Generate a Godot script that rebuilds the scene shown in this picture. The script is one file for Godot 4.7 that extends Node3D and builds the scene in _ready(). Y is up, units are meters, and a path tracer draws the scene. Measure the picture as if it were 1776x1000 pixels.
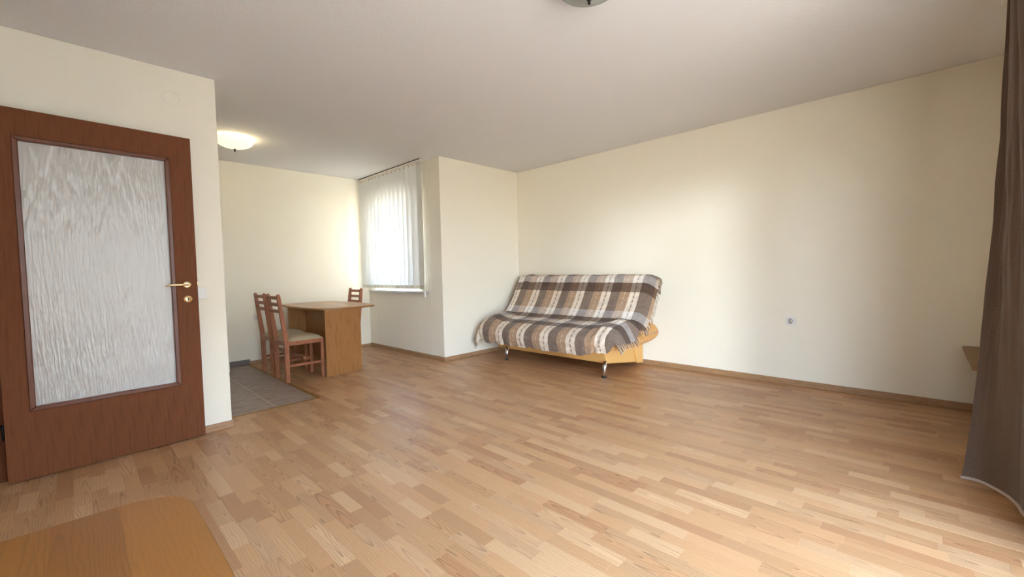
extends Node3D
# A sparsely furnished living room with a dining corner.
# x runs along the door wall, z along the sofa wall, y is up; the camera stands at x = z = 0.

const H := 2.6            # ceiling height
const XS := 4.692         # sofa wall
const ZF := -4.387        # short far wall beside the sofa
const XB := 3.265         # wall with the dining window
const ZD := -6.309        # back wall of the dining corner
const ZL := -3.781        # door wall
const XA := 0.799         # free end of the door wall
const ZS := 0.55          # balcony wall
const XW := -1.5          # wall behind the camera's left
const SUN_E := 0.026
const TH := 0.25          # wall thickness

var M := {}
var rng := RandomNumberGenerator.new()

func _ready():
	# ---------- camera, sky, exposure ----------
	var cam := Camera3D.new(); cam.name = "camera"
	cam.fov = 68.275
	cam.near = 0.02
	cam.far = 200.0
	cam.position = Vector3(0, 1.1426, 0)
	cam.rotation_degrees = Vector3(-2.411, -45.924, -1.3357)
	add_child(cam); cam.current = true
	var env := Environment.new()
	var sky := Sky.new()
	var sm := ProceduralSkyMaterial.new()
	sm.sky_top_color = Color(0.69, 0.83, 1.0)
	sm.sky_horizon_color = Color(0.90, 0.955, 1.0)
	sm.sky_curve = 0.2
	sm.ground_bottom_color = Color(0.70, 0.68, 0.65)
	sm.ground_horizon_color = Color(0.85, 0.83, 0.80)
	sm.sun_angle_max = 1.0
	sky.sky_material = sm
	env.background_mode = Environment.BG_SKY
	env.sky = sky
	env.background_energy_multiplier = 1.0
	env.ambient_light_source = Environment.AMBIENT_SOURCE_SKY
	env.tonemap_mode = Environment.TONE_MAPPER_LINEAR
	env.tonemap_exposure = 36.0
	env.sdfgi_enabled = true; env.ssao_enabled = true; env.ssil_enabled = true
	var we := WorldEnvironment.new(); we.name = "environment"; we.environment = env
	add_child(we)

	# low hazy sun, out of view, aimed to light the sofa wall
	var sun := DirectionalLight3D.new(); sun.name = "hazy_sun"
	sun.light_color = Color(0.89, 0.955, 1.0)
	sun.light_energy = SUN_E
	sun.light_angular_distance = 9.0
	sun.shadow_enabled = true
	add_child(sun)
	sun.look_at_from_position(Vector3.ZERO, Vector3(1.6, -0.17, -1.27), Vector3.UP)

	rng.seed = 11
	materials()
	room()
	floor_pieces()
	door_leaf()
	dining_window()
	balcony()
	sofa()
	throw_blanket()
	dining_table()
	chairs()
	curtain()
	low_tables()
	ceiling_lamps()
	small_things()

# =====================================================================
# helpers
# =====================================================================
func st_new(smooth := false) -> SurfaceTool:
	var s := SurfaceTool.new()
	s.begin(Mesh.PRIMITIVE_TRIANGLES)
	s.set_smooth_group(0 if smooth else -1)
	return s

func mesh_of(s: SurfaceTool) -> ArrayMesh:
	s.generate_normals()
	return s.commit()

func obj(called: String, s: SurfaceTool, mat: Material, parent: Node = null, uvs := false) -> MeshInstance3D:
	var o := MeshInstance3D.new()
	o.name = called
	o.mesh = mesh_of(s)
	o.material_override = mat
	o.cast_shadow = GeometryInstance3D.SHADOW_CASTING_SETTING_ON
	(parent if parent else self).add_child(o, true)
	return o

func thing(called: String, label: String, category: String, at := Vector3.ZERO, turn := 0.0, group := "") -> Node3D:
	var o := Node3D.new()
	o.name = called
	add_child(o, true)
	o.position = at
	o.rotation.y = turn
	return tag(o, label, category, group)

func tag(o: Node3D, label: String, category: String, group := "") -> Node3D:
	o.set_meta("label", label)
	o.set_meta("category", category)
	if group: o.set_meta("group", group)
	return o

func struct(o: Node3D, label: String, category: String) -> Node3D:
	o.set_meta("kind", "structure")
	return tag(o, label, category)

func root(called: String, at := Vector3.ZERO) -> Node3D:
	var o := Node3D.new()
	o.name = called
	add_child(o, true)
	o.position = at
	return o

# corners counter-clockwise as seen from outside
func quad(s: SurfaceTool, a: Vector3, b: Vector3, c: Vector3, d: Vector3):
	for v in [a, c, b, a, d, c]: s.add_vertex(v)

func tri(s: SurfaceTool, a: Vector3, b: Vector3, c: Vector3):
	for v in [a, c, b]: s.add_vertex(v)

func quad_uv(s: SurfaceTool, p: Array, uv: Array):
	for i in [0, 2, 1, 0, 3, 2]:
		s.set_uv(uv[i])
		s.add_vertex(p[i])

# a chamfered box from lo to hi, placed by t
func box(s: SurfaceTool, lo: Vector3, hi: Vector3, b := 0.002, t := Transform3D()):
	var c := (lo + hi) / 2.0
	var h := (hi - lo) / 2.0
	b = min(b, min(h.x, min(h.y, h.z)) * 0.9)
	if b <= 0.0:
		b = 0.00001
	var f := func(x, y, z, ax) -> Vector3:
		var v := Vector3(x * (h.x - (0.0 if ax == 0 else b)), y * (h.y - (0.0 if ax == 1 else b)), z * (h.z - (0.0 if ax == 2 else b)))
		return t * (c + v)
	for g in [-1, 1]:
		# faces
		var fx := [f.call(g, -1, -1, 0), f.call(g, 1, -1, 0), f.call(g, 1, 1, 0), f.call(g, -1, 1, 0)]
		var fy := [f.call(-1, g, -1, 1), f.call(-1, g, 1, 1), f.call(1, g, 1, 1), f.call(1, g, -1, 1)]
		var fz := [f.call(-1, -1, g, 2), f.call(1, -1, g, 2), f.call(1, 1, g, 2), f.call(-1, 1, g, 2)]
		for q in [fx, fy, fz]:
			if g > 0: quad(s, q[0], q[1], q[2], q[3])
			else: quad(s, q[3], q[2], q[1], q[0])
	for i in [-1, 1]:
		for j in [-1, 1]:
			var e1 := [f.call(i, j, -1, 0), f.call(i, j, 1, 0), f.call(i, j, 1, 1), f.call(i, j, -1, 1)]
			var e2 := [f.call(i, -1, j, 0), f.call(i, -1, j, 2), f.call(i, 1, j, 2), f.call(i, 1, j, 0)]
			var e3 := [f.call(-1, i, j, 1), f.call(1, i, j, 1), f.call(1, i, j, 2), f.call(-1, i, j, 2)]
			for q in [e1, e2, e3]:
				outward(s, q, t * c)
			for k in [-1, 1]:
				outward(s, [f.call(i, j, k, 0), f.call(i, j, k, 1), f.call(i, j, k, 2)], t * c)

# a face wound so that it looks away from c
func outward(s: SurfaceTool, q: Array, c: Vector3):
	var n: Vector3 = (q[1] - q[0]).cross(q[2] - q[0])
	if n.dot(q[0] - c) < 0.0:
		q = q.duplicate(); q.reverse()
	if q.size() == 4: quad(s, q[0], q[1], q[2], q[3])
	else: tri(s, q[0], q[1], q[2])

# turned shape: profile of (radius, height) from bottom to top
func lathe(s: SurfaceTool, prof: Array, n := 32, t := Transform3D(), scale_x := 1.0):
	for i in prof.size() - 1:
		s.set_smooth_group(0)
		for k in n:
			var a0 := TAU * k / n
			var a1 := TAU * (k + 1) / n
			var p: Vector2 = prof[i]
			var q: Vector2 = prof[i + 1]
			var v := func(r: Vector2, a: float) -> Vector3: return t * Vector3(r.x * cos(a) * scale_x, r.y, -r.x * sin(a))
			if p.x < 1e-6: tri(s, v.call(p, a0), v.call(q, a1), v.call(q, a0))
			elif q.x < 1e-6: tri(s, v.call(p, a0), v.call(p, a1), v.call(q, a0))
			else: quad(s, v.call(p, a0), v.call(p, a1), v.call(q, a1), v.call(q, a0))

# tube along points with a radius each
func tube(s: SurfaceTool, pts: Array, rad: Array, n := 10, flat := 1.0):
	var rings := []
	var up := Vector3.UP
	for i in pts.size():
		var d: Vector3 = (pts[min(i + 1, pts.size() - 1)] - pts[max(i - 1, 0)]).normalized()
		var sd := d.cross(up)
		if sd.length() < 0.05: sd = d.cross(Vector3.RIGHT)
		sd = sd.normalized()
		up = sd.cross(d).normalized()
		var r := []
		for k in n:
			var a := TAU * k / n
			r.append(pts[i] + (sd * cos(a) + up * sin(a) * flat) * rad[min(i, rad.size() - 1)])
		rings.append(r)
	for i in rings.size() - 1:
		for k in n:
			quad(s, rings[i][k], rings[i][(k + 1) % n], rings[i + 1][(k + 1) % n], rings[i + 1][k])
	for k in range(1, n - 1):
		tri(s, rings[0][0], rings[0][k + 1], rings[0][k])
		tri(s, rings[-1][0], rings[-1][k], rings[-1][k + 1])

# a polygon (x, y), counter-clockwise, drawn out along the third axis, with chamfered rims; t places it
func prism(s: SurfaceTool, poly: PackedVector2Array, z0: float, z1: float, b := 0.0, t := Transform3D(), side_smooth := false):
	if Geometry2D.is_polygon_clockwise(poly):
		poly = poly.duplicate(); poly.reverse()
	var inner := poly
	if b > 0.0:
		inner = PackedVector2Array()
		var n := poly.size()
		for i in n:
			var d0 := (poly[i] - poly[(i + n - 1) % n]).normalized()
			var d1 := (poly[(i + 1) % n] - poly[i]).normalized()
			var n0 := Vector2(-d0.y, d0.x); var n1 := Vector2(-d1.y, d1.x)
			var m := (n0 + n1).normalized()
			inner.append(poly[i] + m * b / max(0.3, m.dot(n0)))
	var idx := Geometry2D.triangulate_polygon(inner)
	s.set_smooth_group(-1)
	for k in range(0, idx.size(), 3):
		var a := inner[idx[k]]; var c := inner[idx[k + 1]]; var e := inner[idx[k + 2]]
		if (c - a).cross(e - a) < 0.0:
			var sw := c; c = e; e = sw
		tri(s, t * Vector3(a.x, a.y, z1), t * Vector3(c.x, c.y, z1), t * Vector3(e.x, e.y, z1))
		tri(s, t * Vector3(a.x, a.y, z0), t * Vector3(e.x, e.y, z0), t * Vector3(c.x, c.y, z0))
	for i in poly.size():
		var j := (i + 1) % poly.size()
		var p := poly[i]; var q := poly[j]
		s.set_smooth_group(1 if side_smooth else -1)
		quad(s, t * Vector3(p.x, p.y, z0 + b), t * Vector3(q.x, q.y, z0 + b), t * Vector3(q.x, q.y, z1 - b), t * Vector3(p.x, p.y, z1 - b))
		if b > 0.0:
			var pi := inner[i]; var qi := inner[j]
			s.set_smooth_group(2 if side_smooth else -1)
			quad(s, t * Vector3(p.x, p.y, z1 - b), t * Vector3(q.x, q.y, z1 - b), t * Vector3(qi.x, qi.y, z1), t * Vector3(pi.x, pi.y, z1))
			quad(s, t * Vector3(pi.x, pi.y, z0), t * Vector3(qi.x, qi.y, z0), t * Vector3(q.x, q.y, z0 + b), t * Vector3(p.x, p.y, z0 + b))

# lays a polygon drawn in (x, -z) flat: y is the third axis
func flat_up() -> Transform3D:
	return Transform3D(Basis(Vector3.RIGHT, -PI / 2), Vector3.ZERO)

# Catmull-Rom through points
func spline(pts: Array, per := 6) -> Array:
	var out := []
	for i in pts.size() - 1:
		var a = pts[max(i - 1, 0)]; var b = pts[i]; var c = pts[i + 1]; var d = pts[min(i + 2, pts.size() - 1)]
		for k in per:
			var t := float(k) / per
			out.append(0.5 * ((2.0 * b) + (c - a) * t + (2.0 * a - 5.0 * b + 4.0 * c - d) * t * t + (3.0 * b - a - 3.0 * c + d) * t * t * t))
	out.append(pts[-1])
	return out

# point at distance d along a polyline
func along(pts: Array, d: float):
	for i in pts.size() - 1:
		var l: float = pts[i].distance_to(pts[i + 1])
		if d <= l or i == pts.size() - 2:
			return pts[i].lerp(pts[i + 1], d / max(l, 1e-6))
		d -= l

func length_of(pts: Array) -> float:
	var l := 0.0
	for i in pts.size() - 1: l += pts[i].distance_to(pts[i + 1])
	return l

# =====================================================================
# materials
# =====================================================================
func noise(freq: float, seed_ := 1, oct := 4, kind := FastNoiseLite.TYPE_SIMPLEX_SMOOTH) -> FastNoiseLite:
	var n := FastNoiseLite.new()
	n.noise_type = kind
	n.frequency = freq
	n.seed = seed_
	n.fractal_octaves = oct
	return n

func noise_tex(freq: float, size: int, ramp: Array = [], as_normal := false, bump := 4.0, seed_ := 1, oct := 4) -> NoiseTexture2D:
	var t := NoiseTexture2D.new()
	t.width = size; t.height = size
	t.seamless = true
	t.noise = noise(freq, seed_, oct)
	if as_normal:
		t.as_normal_map = true
		t.bump_strength = bump
	if ramp.size():
		var g := Gradient.new()
		var offs := PackedFloat32Array(); var cols := PackedColorArray()
		for i in ramp.size():
			offs.append(float(i) / (ramp.size() - 1)); cols.append(ramp[i])
		g.offsets = offs; g.colors = cols
		t.color_ramp = g
	return t

func mat(color: Color, rough := 0.6, metal := 0.0) -> StandardMaterial3D:
	var m := StandardMaterial3D.new()
	m.albedo_color = color
	m.roughness = rough
	m.metallic = metal
	m.cull_mode = BaseMaterial3D.CULL_DISABLED
	return m

func triplanar(m: StandardMaterial3D, scale_: Vector3, world := false):
	m.uv1_triplanar = true
	m.uv1_world_triplanar = world
	m.uv1_scale = scale_
	m.uv1_triplanar_sharpness = 8.0

func paint(color: Color) -> StandardMaterial3D:
	var m := mat(color, 0.9)
	m.metallic_specular = 0.25
	m.normal_enabled = true
	m.normal_texture = M.plaster_normal
	m.normal_scale = 0.25
	triplanar(m, Vector3.ONE * 1.6, true)
	return m

# veneer whose streaks run along the axis of the smallest scale
func veneer(tones: Array, scale_: Vector3, rough := 0.4, seed_ := 3) -> StandardMaterial3D:
	var m := mat(Color.WHITE, rough)
	m.albedo_texture = noise_tex(0.012, 512, tones, false, 1.0, seed_, 5)
	triplanar(m, scale_)
	return m

# strips of sawn wood side by side: cathedral arches or straight grain, a tone for each
func wood_atlas(cols: int, cw: int, h: int, tones: Array, contrast: float, seed_: int, metre_w := 0.066, metre_h := 1.05) -> ImageTexture:
	var w := cols * cw
	var r := RandomNumberGenerator.new(); r.seed = seed_
	var warp := noise(0.009, seed_ + 1, 3).get_image(256, 256).get_data()
	var fine := noise(0.09, seed_ + 2, 3).get_image(256, 256).get_data()
	var data := PackedByteArray(); data.resize(w * h * 3)
	for c in cols:
		var tone: Color = tones[c % tones.size()]
		var lift := r.randf_range(0.96, 1.04)
		tone = Color(min(tone.r * lift, 1.0), min(tone.g * lift, 1.0), min(tone.b * lift, 1.0))
		var style := r.randi() % 3
		var ring := r.randf_range(0.0065, 0.013)
		var off := r.randf_range(-0.4, 0.4) * metre_w
		var tilt := r.randf_range(0.025, 0.07) * (1.0 if r.randf() < 0.5 else -1.0)
		var h0 := r.randf_range(-0.02, 0.02) - tilt * metre_h * 0.5
		if style == 0:
			off = metre_w * r.randf_range(1.2, 2.2); tilt *= 0.15
		var ox := r.randi() % 256
		var oy := r.randi() % 256
		var strong := contrast * (r.randf_range(0.75, 1.2) if style else 0.55)
		for y in h:
			var v := float(y) / h * metre_h
			var hv := h0 + tilt * v
			var hv2 := hv * hv * 1.0
			var wy := ((y * 256 / h + oy) & 255) * 256
			var fy := ((y * 200 / h + oy) & 255) * 256
			for x in cw:
				var wob := (warp[wy + ((x + ox) & 255)] - 128) * 0.00007
				var xx := (float(x) / cw - 0.5) * metre_w + off + wob
				var f := fposmod(sqrt(xx * xx + hv2) / ring + wob * 25.0, 1.0)
				var line := f * f * f * f * f * (1.0 if f < 0.94 else (1.0 - f) / 0.06)
				var pore := (fine[fy + ((x * 5 + ox) & 255)] - 128) / 128.0
				var k := 1.0 - strong * line - 0.05 * absf(pore) * 1.4 + 0.02
				var at := (y * w + c * cw + x) * 3
				data[at] = int(clampf(tone.r * k, 0, 1) * 255)
				data[at + 1] = int(clampf(tone.g * (k - strong * line * 0.10), 0, 1) * 255)
				data[at + 2] = int(clampf(tone.b * (k - strong * line * 0.20), 0, 1) * 255)
	return ImageTexture.create_from_image(Image.create_from_data(w, h, false, Image.FORMAT_RGB8, data))

func materials():
	M.plaster_normal = noise_tex(0.05, 512, [], true, 3.0, 5, 5)
	M.wall = paint(Color(0.935, 0.903, 0.828))
	M.ceiling = paint(Color(0.90, 0.89, 0.88))
	M.outside = mat(Color(0.60, 0.57, 0.53), 0.9)
	M.concrete = mat(Color(0.62, 0.60, 0.57), 0.9)
	M.partition = mat(Color(0.55, 0.50, 0.44), 0.9)

	# laminate floor
	var m := mat(Color.WHITE, 0.36)
	m.albedo_texture = wood_atlas(16, 64, 1024, [Color(0.730, 0.550, 0.385), Color(0.708, 0.525, 0.360), Color(0.768, 0.595, 0.432), Color(0.725, 0.542, 0.375), Color(0.685, 0.492, 0.335), Color(0.748, 0.568, 0.402), Color(0.730, 0.550, 0.380), Color(0.790, 0.620, 0.455)], 0.30, 21)
	m.metallic_specular = 0.5
	M.laminate = m
	M.subfloor = mat(Color(0.46, 0.33, 0.23), 0.8)

	m = mat(Color.WHITE, 0.42)
	m.albedo_texture = noise_tex(0.010, 512, [Color(0.47, 0.405, 0.365), Color(0.575, 0.505, 0.46), Color(0.64, 0.575, 0.53), Color(0.53, 0.465, 0.42)], false, 1.0, 8, 5)
	triplanar(m, Vector3(0.8, 2.0, 2.6), true)
	M.tile = m
	M.grout = mat(Color(0.80, 0.75, 0.67), 0.9)
	M.skirt_tile = mat(Color(0.42, 0.375, 0.345), 0.45)
	M.brass_trim = mat(Color(0.62, 0.47, 0.22), 0.35, 0.8)
	M.brass = mat(Color(0.95, 0.83, 0.64), 0.25, 1.0)
	M.black = mat(Color(0.02, 0.018, 0.016), 0.6)
	M.chrome = mat(Color(0.86, 0.86, 0.88), 0.08, 1.0)
	M.white_plastic = mat(Color(0.90, 0.88, 0.85), 0.35)
	M.cream_plastic = mat(Color(0.86, 0.82, 0.74), 0.4)
	M.alu = mat(Color(0.80, 0.81, 0.83), 0.35, 0.4)
	M.dark_metal = mat(Color(0.10, 0.085, 0.075), 0.4, 0.6)

	# baseboard laminate: streaks along x and z alike
	m = mat(Color.WHITE, 0.45)
	m.albedo_texture = noise_tex(0.012, 512, [Color(0.48, 0.355, 0.24), Color(0.64, 0.49, 0.35), Color(0.68, 0.53, 0.385), Color(0.55, 0.41, 0.285)], false, 1.0, 4, 4)
	triplanar(m, Vector3(0.7, 14.0, 0.7), true)
	M.baseboard = m
	# door veneer, reddish walnut with upright streaks
	M.door = veneer([Color(0.39, 0.222, 0.126), Color(0.43, 0.248, 0.141), Color(0.455, 0.265, 0.153), Color(0.41, 0.234, 0.132)], Vector3(11.0, 0.6, 11.0), 0.6, 31)
	M.door.metallic_specular = 0.3
	M.door_bead = veneer([Color(0.36, 0.195, 0.115), Color(0.45, 0.255, 0.15)], Vector3(5.0, 0.5, 5.0), 0.35, 32)
	# cherry-stained chair wood
	M.cherry = veneer([Color(0.50, 0.29, 0.185), Color(0.61, 0.375, 0.25), Color(0.65, 0.41, 0.28), Color(0.56, 0.335, 0.22)], Vector3(6.0, 0.9, 6.0), 0.38, 33)
	# table panels: honey beech with upright streaks
	M.honey = veneer([Color(0.52, 0.335, 0.165), Color(0.61, 0.415, 0.22), Color(0.64, 0.445, 0.245), Color(0.56, 0.37, 0.19)], Vector3(4.5, 0.45, 4.5), 0.4, 34)
	m = mat(Color(0.97, 0.93, 0.88), 0.3)
	m.albedo_texture = wood_atlas(6, 128, 1024, [Color(0.765, 0.625, 0.470), Color(0.785, 0.645, 0.490), Color(0.750, 0.610, 0.455)], 0.13, 41, 0.13, 1.4)
	M.table_top = m
	m = mat(Color.WHITE, 0.38)
	m.albedo_texture = wood_atlas(6, 128, 1024, [Color(0.570, 0.360, 0.150), Color(0.595, 0.380, 0.165), Color(0.550, 0.340, 0.138)], 0.17, 43, 0.13, 1.2)
	M.coffee_top = m
	M.dark_shelf = veneer([Color(0.46, 0.345, 0.22), Color(0.55, 0.425, 0.28), Color(0.51, 0.385, 0.25)], Vector3(4.0, 4.0, 0.6), 0.45, 36)
	# chair seats: greenish beige weave
	m = mat(Color.WHITE, 0.95)
	m.albedo_texture = noise_tex(0.12, 256, [Color(0.48, 0.42, 0.33), Color(0.70, 0.63, 0.52), Color(0.77, 0.71, 0.60)], false, 1.0, 9, 3)
	triplanar(m, Vector3.ONE * 4.0)
	M.seat_cloth = m
	# sofa upholstery: warm yellow ochre cloth
	m = mat(Color.WHITE, 0.9)
	m.albedo_texture = noise_tex(0.10, 256, [Color(0.74, 0.53, 0.28), Color(0.84, 0.62, 0.35), Color(0.87, 0.67, 0.41)], false, 1.0, 10, 3)
	m.rim_enabled = true; m.rim = 0.2
	triplanar(m, Vector3.ONE * 2.0)
	M.ochre = m
	M.sofa_base = mat(Color(0.88, 0.68, 0.40), 0.5)
	# curtain: taupe weave
	m = mat(Color.WHITE, 0.9)
	m.albedo_texture = noise_tex(0.16, 256, [Color(0.325, 0.255, 0.205), Color(0.40, 0.32, 0.265), Color(0.44, 0.355, 0.295)], false, 1.0, 12, 2)
	m.rim_enabled = true; m.rim = 0.25
	triplanar(m, Vector3.ONE * 3.0)
	M.curtain = m
	M.lit_hem = mat(Color(0.74, 0.655, 0.60), 0.85)  # hem catching the light, coloured paler than the curtain cloth
	# blind vanes
	m = mat(Color(0.94, 0.935, 0.90), 0.85)
	m.backlight_enabled = true
	m.backlight = Color(0.72, 0.73, 0.745)
	M.vane = m
	M.vane_pocket = mat(Color(0.84, 0.82, 0.74), 0.85)
	# window glass
	m = mat(Color(0.9, 0.95, 0.95, 0.06), 0.02)
	m.transparency = BaseMaterial3D.TRANSPARENCY_ALPHA
	M.pane = m
	# door glass: pale, rippled, hardly see-through
	m = mat(Color(0.79, 0.77, 0.735, 0.80), 0.2)
	m.transparency = BaseMaterial3D.TRANSPARENCY_ALPHA
	m.normal_enabled = true
	m.normal_texture = noise_tex(0.035, 512, [], true, 10.0, 14, 3)
	m.normal_scale = 0.16
	m.uv1_scale = Vector3(2.2, 0.4, 1.0)
	m.metallic_specular = 0.6
	M.door_glass = m
	# lamps
	m = mat(Color(1.0, 0.97, 0.86), 0.3)
	m.emission_enabled = true
	m.emission = Color(1.0, 0.95, 0.78)
	m.emission_energy_multiplier = 0.03
	M.lit_bowl = m
	m = mat(Color(0.66, 0.68, 0.65), 0.18)
	m.backlight_enabled = true
	m.backlight = Color(0.62, 0.66, 0.64)
	M.frosted_bowl = m
	M.plaid = mat(Color.WHITE, 0.95)
	M.plaid.albedo_texture = plaid_texture()
	M.plaid.rim_enabled = true; M.plaid.rim = 0.2
	M.plaid.normal_enabled = true
	M.plaid.normal_texture = noise_tex(0.05, 512, [], true, 5.0, 17, 4)
	M.plaid.normal_scale = 0.5
	M.fringe_cream = mat(Color(0.80, 0.72, 0.62), 0.95)
	M.fringe_brown = mat(Color(0.36, 0.23, 0.15), 0.95)

# woven plaid, 2.2 m by 1.7 m: warp stripes down, weft bands across
func plaid_texture() -> ImageTexture:
	var w := 1024
	var h := 1024
	var data := PackedByteArray(); data.resize(w * h * 3)
	var fine := noise(0.22, 51, 3).get_image(256, 256).get_data()
	var broad := noise(0.02, 52, 3).get_image(256, 256).get_data()
	var cream := Color(0.90, 0.835, 0.755)
	var tan_ := Color(0.665, 0.535, 0.415)
	var coal := Color(0.465, 0.390, 0.335)
	for y in h:
		var t := float(y) / h * 1.92
		# weft bands
		var tt := fposmod(t - 0.06, 0.48)
		var weft := Color(0.66, 0.56, 0.47); var share := 0.10
		if t > 1.30: pass
		elif tt < 0.105:
			weft = Color(0.95, 0.97, 1.0); share = 0.32
		elif tt < 0.225:
			weft = Color(0.20, 0.12, 0.07); share = 0.52
		for x in w:
			var s := float(x) / w * 2.2
			var u := fposmod(s + 0.04, 0.362)
			var c := coal
			if u < 0.121:
				c = coal
				if absf(u - 0.060) < 0.002 and fposmod(t + 0.01, 0.05) < 0.03: c = Color(0.42, 0.35, 0.30)
			elif u < 0.241:
				c = tan_
				if absf(u - 0.181) < 0.0045 and fposmod(t, 0.058) < 0.036: c = cream.lerp(tan_, 0.35)
			else:
				c = cream
				if absf(u - 0.301) < 0.0055 and fposmod(t + 0.02, 0.058) < 0.036: c = coal.lerp(cream, 0.1)
				elif absf(u - 0.301) < 0.012: c = cream.lerp(tan_, 0.25)
			var k := 1.0 + (fine[(y & 255) * 256 + (x & 255)] - 128) / 128.0 * 0.16 + (broad[(y & 255) * 256 + (x & 255)] - 128) / 128.0 * 0.06
			var d := c.lerp(weft, share)
			var at := (y * w + x) * 3
			data[at] = int(clampf(d.r * k, 0, 1) * 255)
			data[at + 1] = int(clampf(d.g * k, 0, 1) * 255)
			data[at + 2] = int(clampf(d.b * k, 0, 1) * 255)
	return ImageTexture.create_from_image(Image.create_from_data(w, h, false, Image.FORMAT_RGB8, data))

# =====================================================================
# the room
# =====================================================================
func wall(called: String, label: String, boxes: Array, m: Material) -> MeshInstance3D:
	var s := st_new()
	for b in boxes: box(s, b[0], b[1], 0.004)
	var o := obj(called, s, m)
	struct(o, label, "wall")
	return o

func room():
	var zb := ZD - TH
	var s := st_new()
	box(s, Vector3(XW - TH, H, zb), Vector3(XS + TH, H + 0.2, ZS + TH), 0.0)
	struct(obj("ceiling", s, M.ceiling), "plain off-white painted ceiling over the whole room", "ceiling")
	wall("wall_right", "long cream wall behind the plaid-covered sofa", [[Vector3(XS, 0, ZF - TH), Vector3(XS + TH, H, ZS + TH)]], M.wall)
	wall("wall_far", "short cream wall at the far end of the sofa", [[Vector3(XB, 0, ZF - TH), Vector3(XS, H, ZF)]], M.wall)
	# wall with the dining window
	var w0 := -6.10; var w1 := -4.90; var y0 := 0.90; var y1 := 2.28
	wall("wall_dining", "cream wall around the window with the vertical blind", [
		[Vector3(XB, 0, w1), Vector3(XB + TH, H, ZF - TH + 0.004)],
		[Vector3(XB, 0, ZD), Vector3(XB + TH, H, w0)],
		[Vector3(XB, 0, w0 - 0.004), Vector3(XB + TH, y0, w1 + 0.004)],
		[Vector3(XB, y1, w0 - 0.004), Vector3(XB + TH, H, w1 + 0.004)]], M.wall)
	wall("wall_back", "cream back wall of the dining corner", [[Vector3(XW - TH, 0, zb), Vector3(XB + TH, H, ZD)]], M.wall)
	# wall with the open door: from its free end to the doorway, over the doorway, beyond the doorway
	var dx0 := -1.24; var dx1 := -0.34; var dy := 2.14
	wall("wall_left", "cream wall that the glazed brown door stands open against", [
		[Vector3(dx1, 0, ZL - TH), Vector3(XA, H, ZL)],
		[Vector3(dx0 - 0.004, dy, ZL - TH), Vector3(dx1 + 0.004, H, ZL)],
		[Vector3(XW, 0, ZL - TH), Vector3(dx0, H, ZL)]], M.wall)
	wall("wall_hall", "wall between hall and kitchen behind the open door", [[Vector3(-0.30, 0, ZD), Vector3(-0.18, H, ZL - TH)]], M.wall)
	wall("wall_west", "cream wall to the left of the viewer", [[Vector3(XW - TH, 0, ZD), Vector3(XW, H, ZS + TH)]], M.wall)
	# balcony wall with a wide opening
	wall("wall_balcony", "cream wall around the balcony window", [
		[Vector3(XW, 0, ZS), Vector3(-0.30, H, ZS + TH)],
		[Vector3(2.31, 0, ZS), Vector3(XS, H, ZS + TH)],
		[Vector3(-0.304, 2.30, ZS), Vector3(2.314, H, ZS + TH)]], M.wall)

	# baseboards
	var bb := func(called: String, label: String, lo: Vector3, hi: Vector3, m: Material):
		var b := st_new()
		box(b, lo, hi, 0.003)
		struct(obj(called, b, m), label, "baseboard")
	var h := 0.055; var d := 0.012
	var r := root("baseboard_right")
	struct(r, "wood-effect baseboard along the sofa wall", "baseboard")
	for seg in [[ZF, -1.774], [-1.772, ZS]]:
		var b := st_new()
		box(b, Vector3(XS - d, 0, seg[0]), Vector3(XS, h, seg[1]), 0.003)
		box(b, Vector3(XS - d - 0.006, 0, seg[0]), Vector3(XS - d, 0.016, seg[1]), 0.003)
		obj("board", b, M.baseboard, r)
	bb.call("baseboard_far", "wood-effect baseboard under the short wall left of the sofa", Vector3(XB - d, 0, ZF), Vector3(XS - d, h, ZF + d), M.baseboard)
	bb.call("baseboard_dining", "wood-effect baseboard under the dining window", Vector3(XB - d, 0, ZD), Vector3(XB, h, ZF), M.baseboard)
	bb.call("baseboard_back", "wood-effect baseboard behind the dining table", Vector3(1.566, 0, ZD), Vector3(XB - d, h * 0.8, ZD + d), M.baseboard)
	bb.call("baseboard_left", "short wood-effect baseboard between open door and wall end", Vector3(dx1 + 0.09, 0, ZL), Vector3(XA + d, h, ZL + d), M.baseboard)
	bb.call("baseboard_kitchen", "dark grey tile skirting on the kitchen part of the back wall", Vector3(-0.1, 0, ZD), Vector3(1.564, 0.068, ZD + 0.012), M.skirt_tile)

	# door lining of the doorway beyond the hinge
	s = st_new()
	box(s, Vector3(dx1 - 0.03, 0, ZL - TH - 0.01), Vector3(dx1, dy, ZL + 0.004), 0.003)
	box(s, Vector3(dx0, 0, ZL - TH - 0.01), Vector3(dx0 + 0.03, dy, ZL + 0.004), 0.003)
	box(s, Vector3(dx0, dy - 0.03, ZL - TH - 0.01), Vector3(dx1, dy, ZL + 0.004), 0.003)
	box(s, Vector3(dx1 - 0.012, 0, ZL), Vector3(dx1 + 0.06, dy + 0.06, ZL + 0.014), 0.003)
	box(s, Vector3(dx0 - 0.06, 0, ZL), Vector3(dx0 + 0.012, dy + 0.06, ZL + 0.014), 0.003)
	box(s, Vector3(dx0 - 0.06, dy - 0.012, ZL), Vector3(dx1 + 0.06, dy + 0.06, ZL + 0.014), 0.003)
	struct(obj("trim_1", s, M.door), "dark brown door lining at the left edge beside the hinges", "door frame")

# ---------------------------------------------------------------------
# floor: laminate strips and kitchen tiles, each piece by itself
# ---------------------------------------------------------------------
const TX := 1.533         # right edge of the tiled kitchen floor
const TZ := -4.036        # front edge of the tiled kitchen floor

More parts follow.
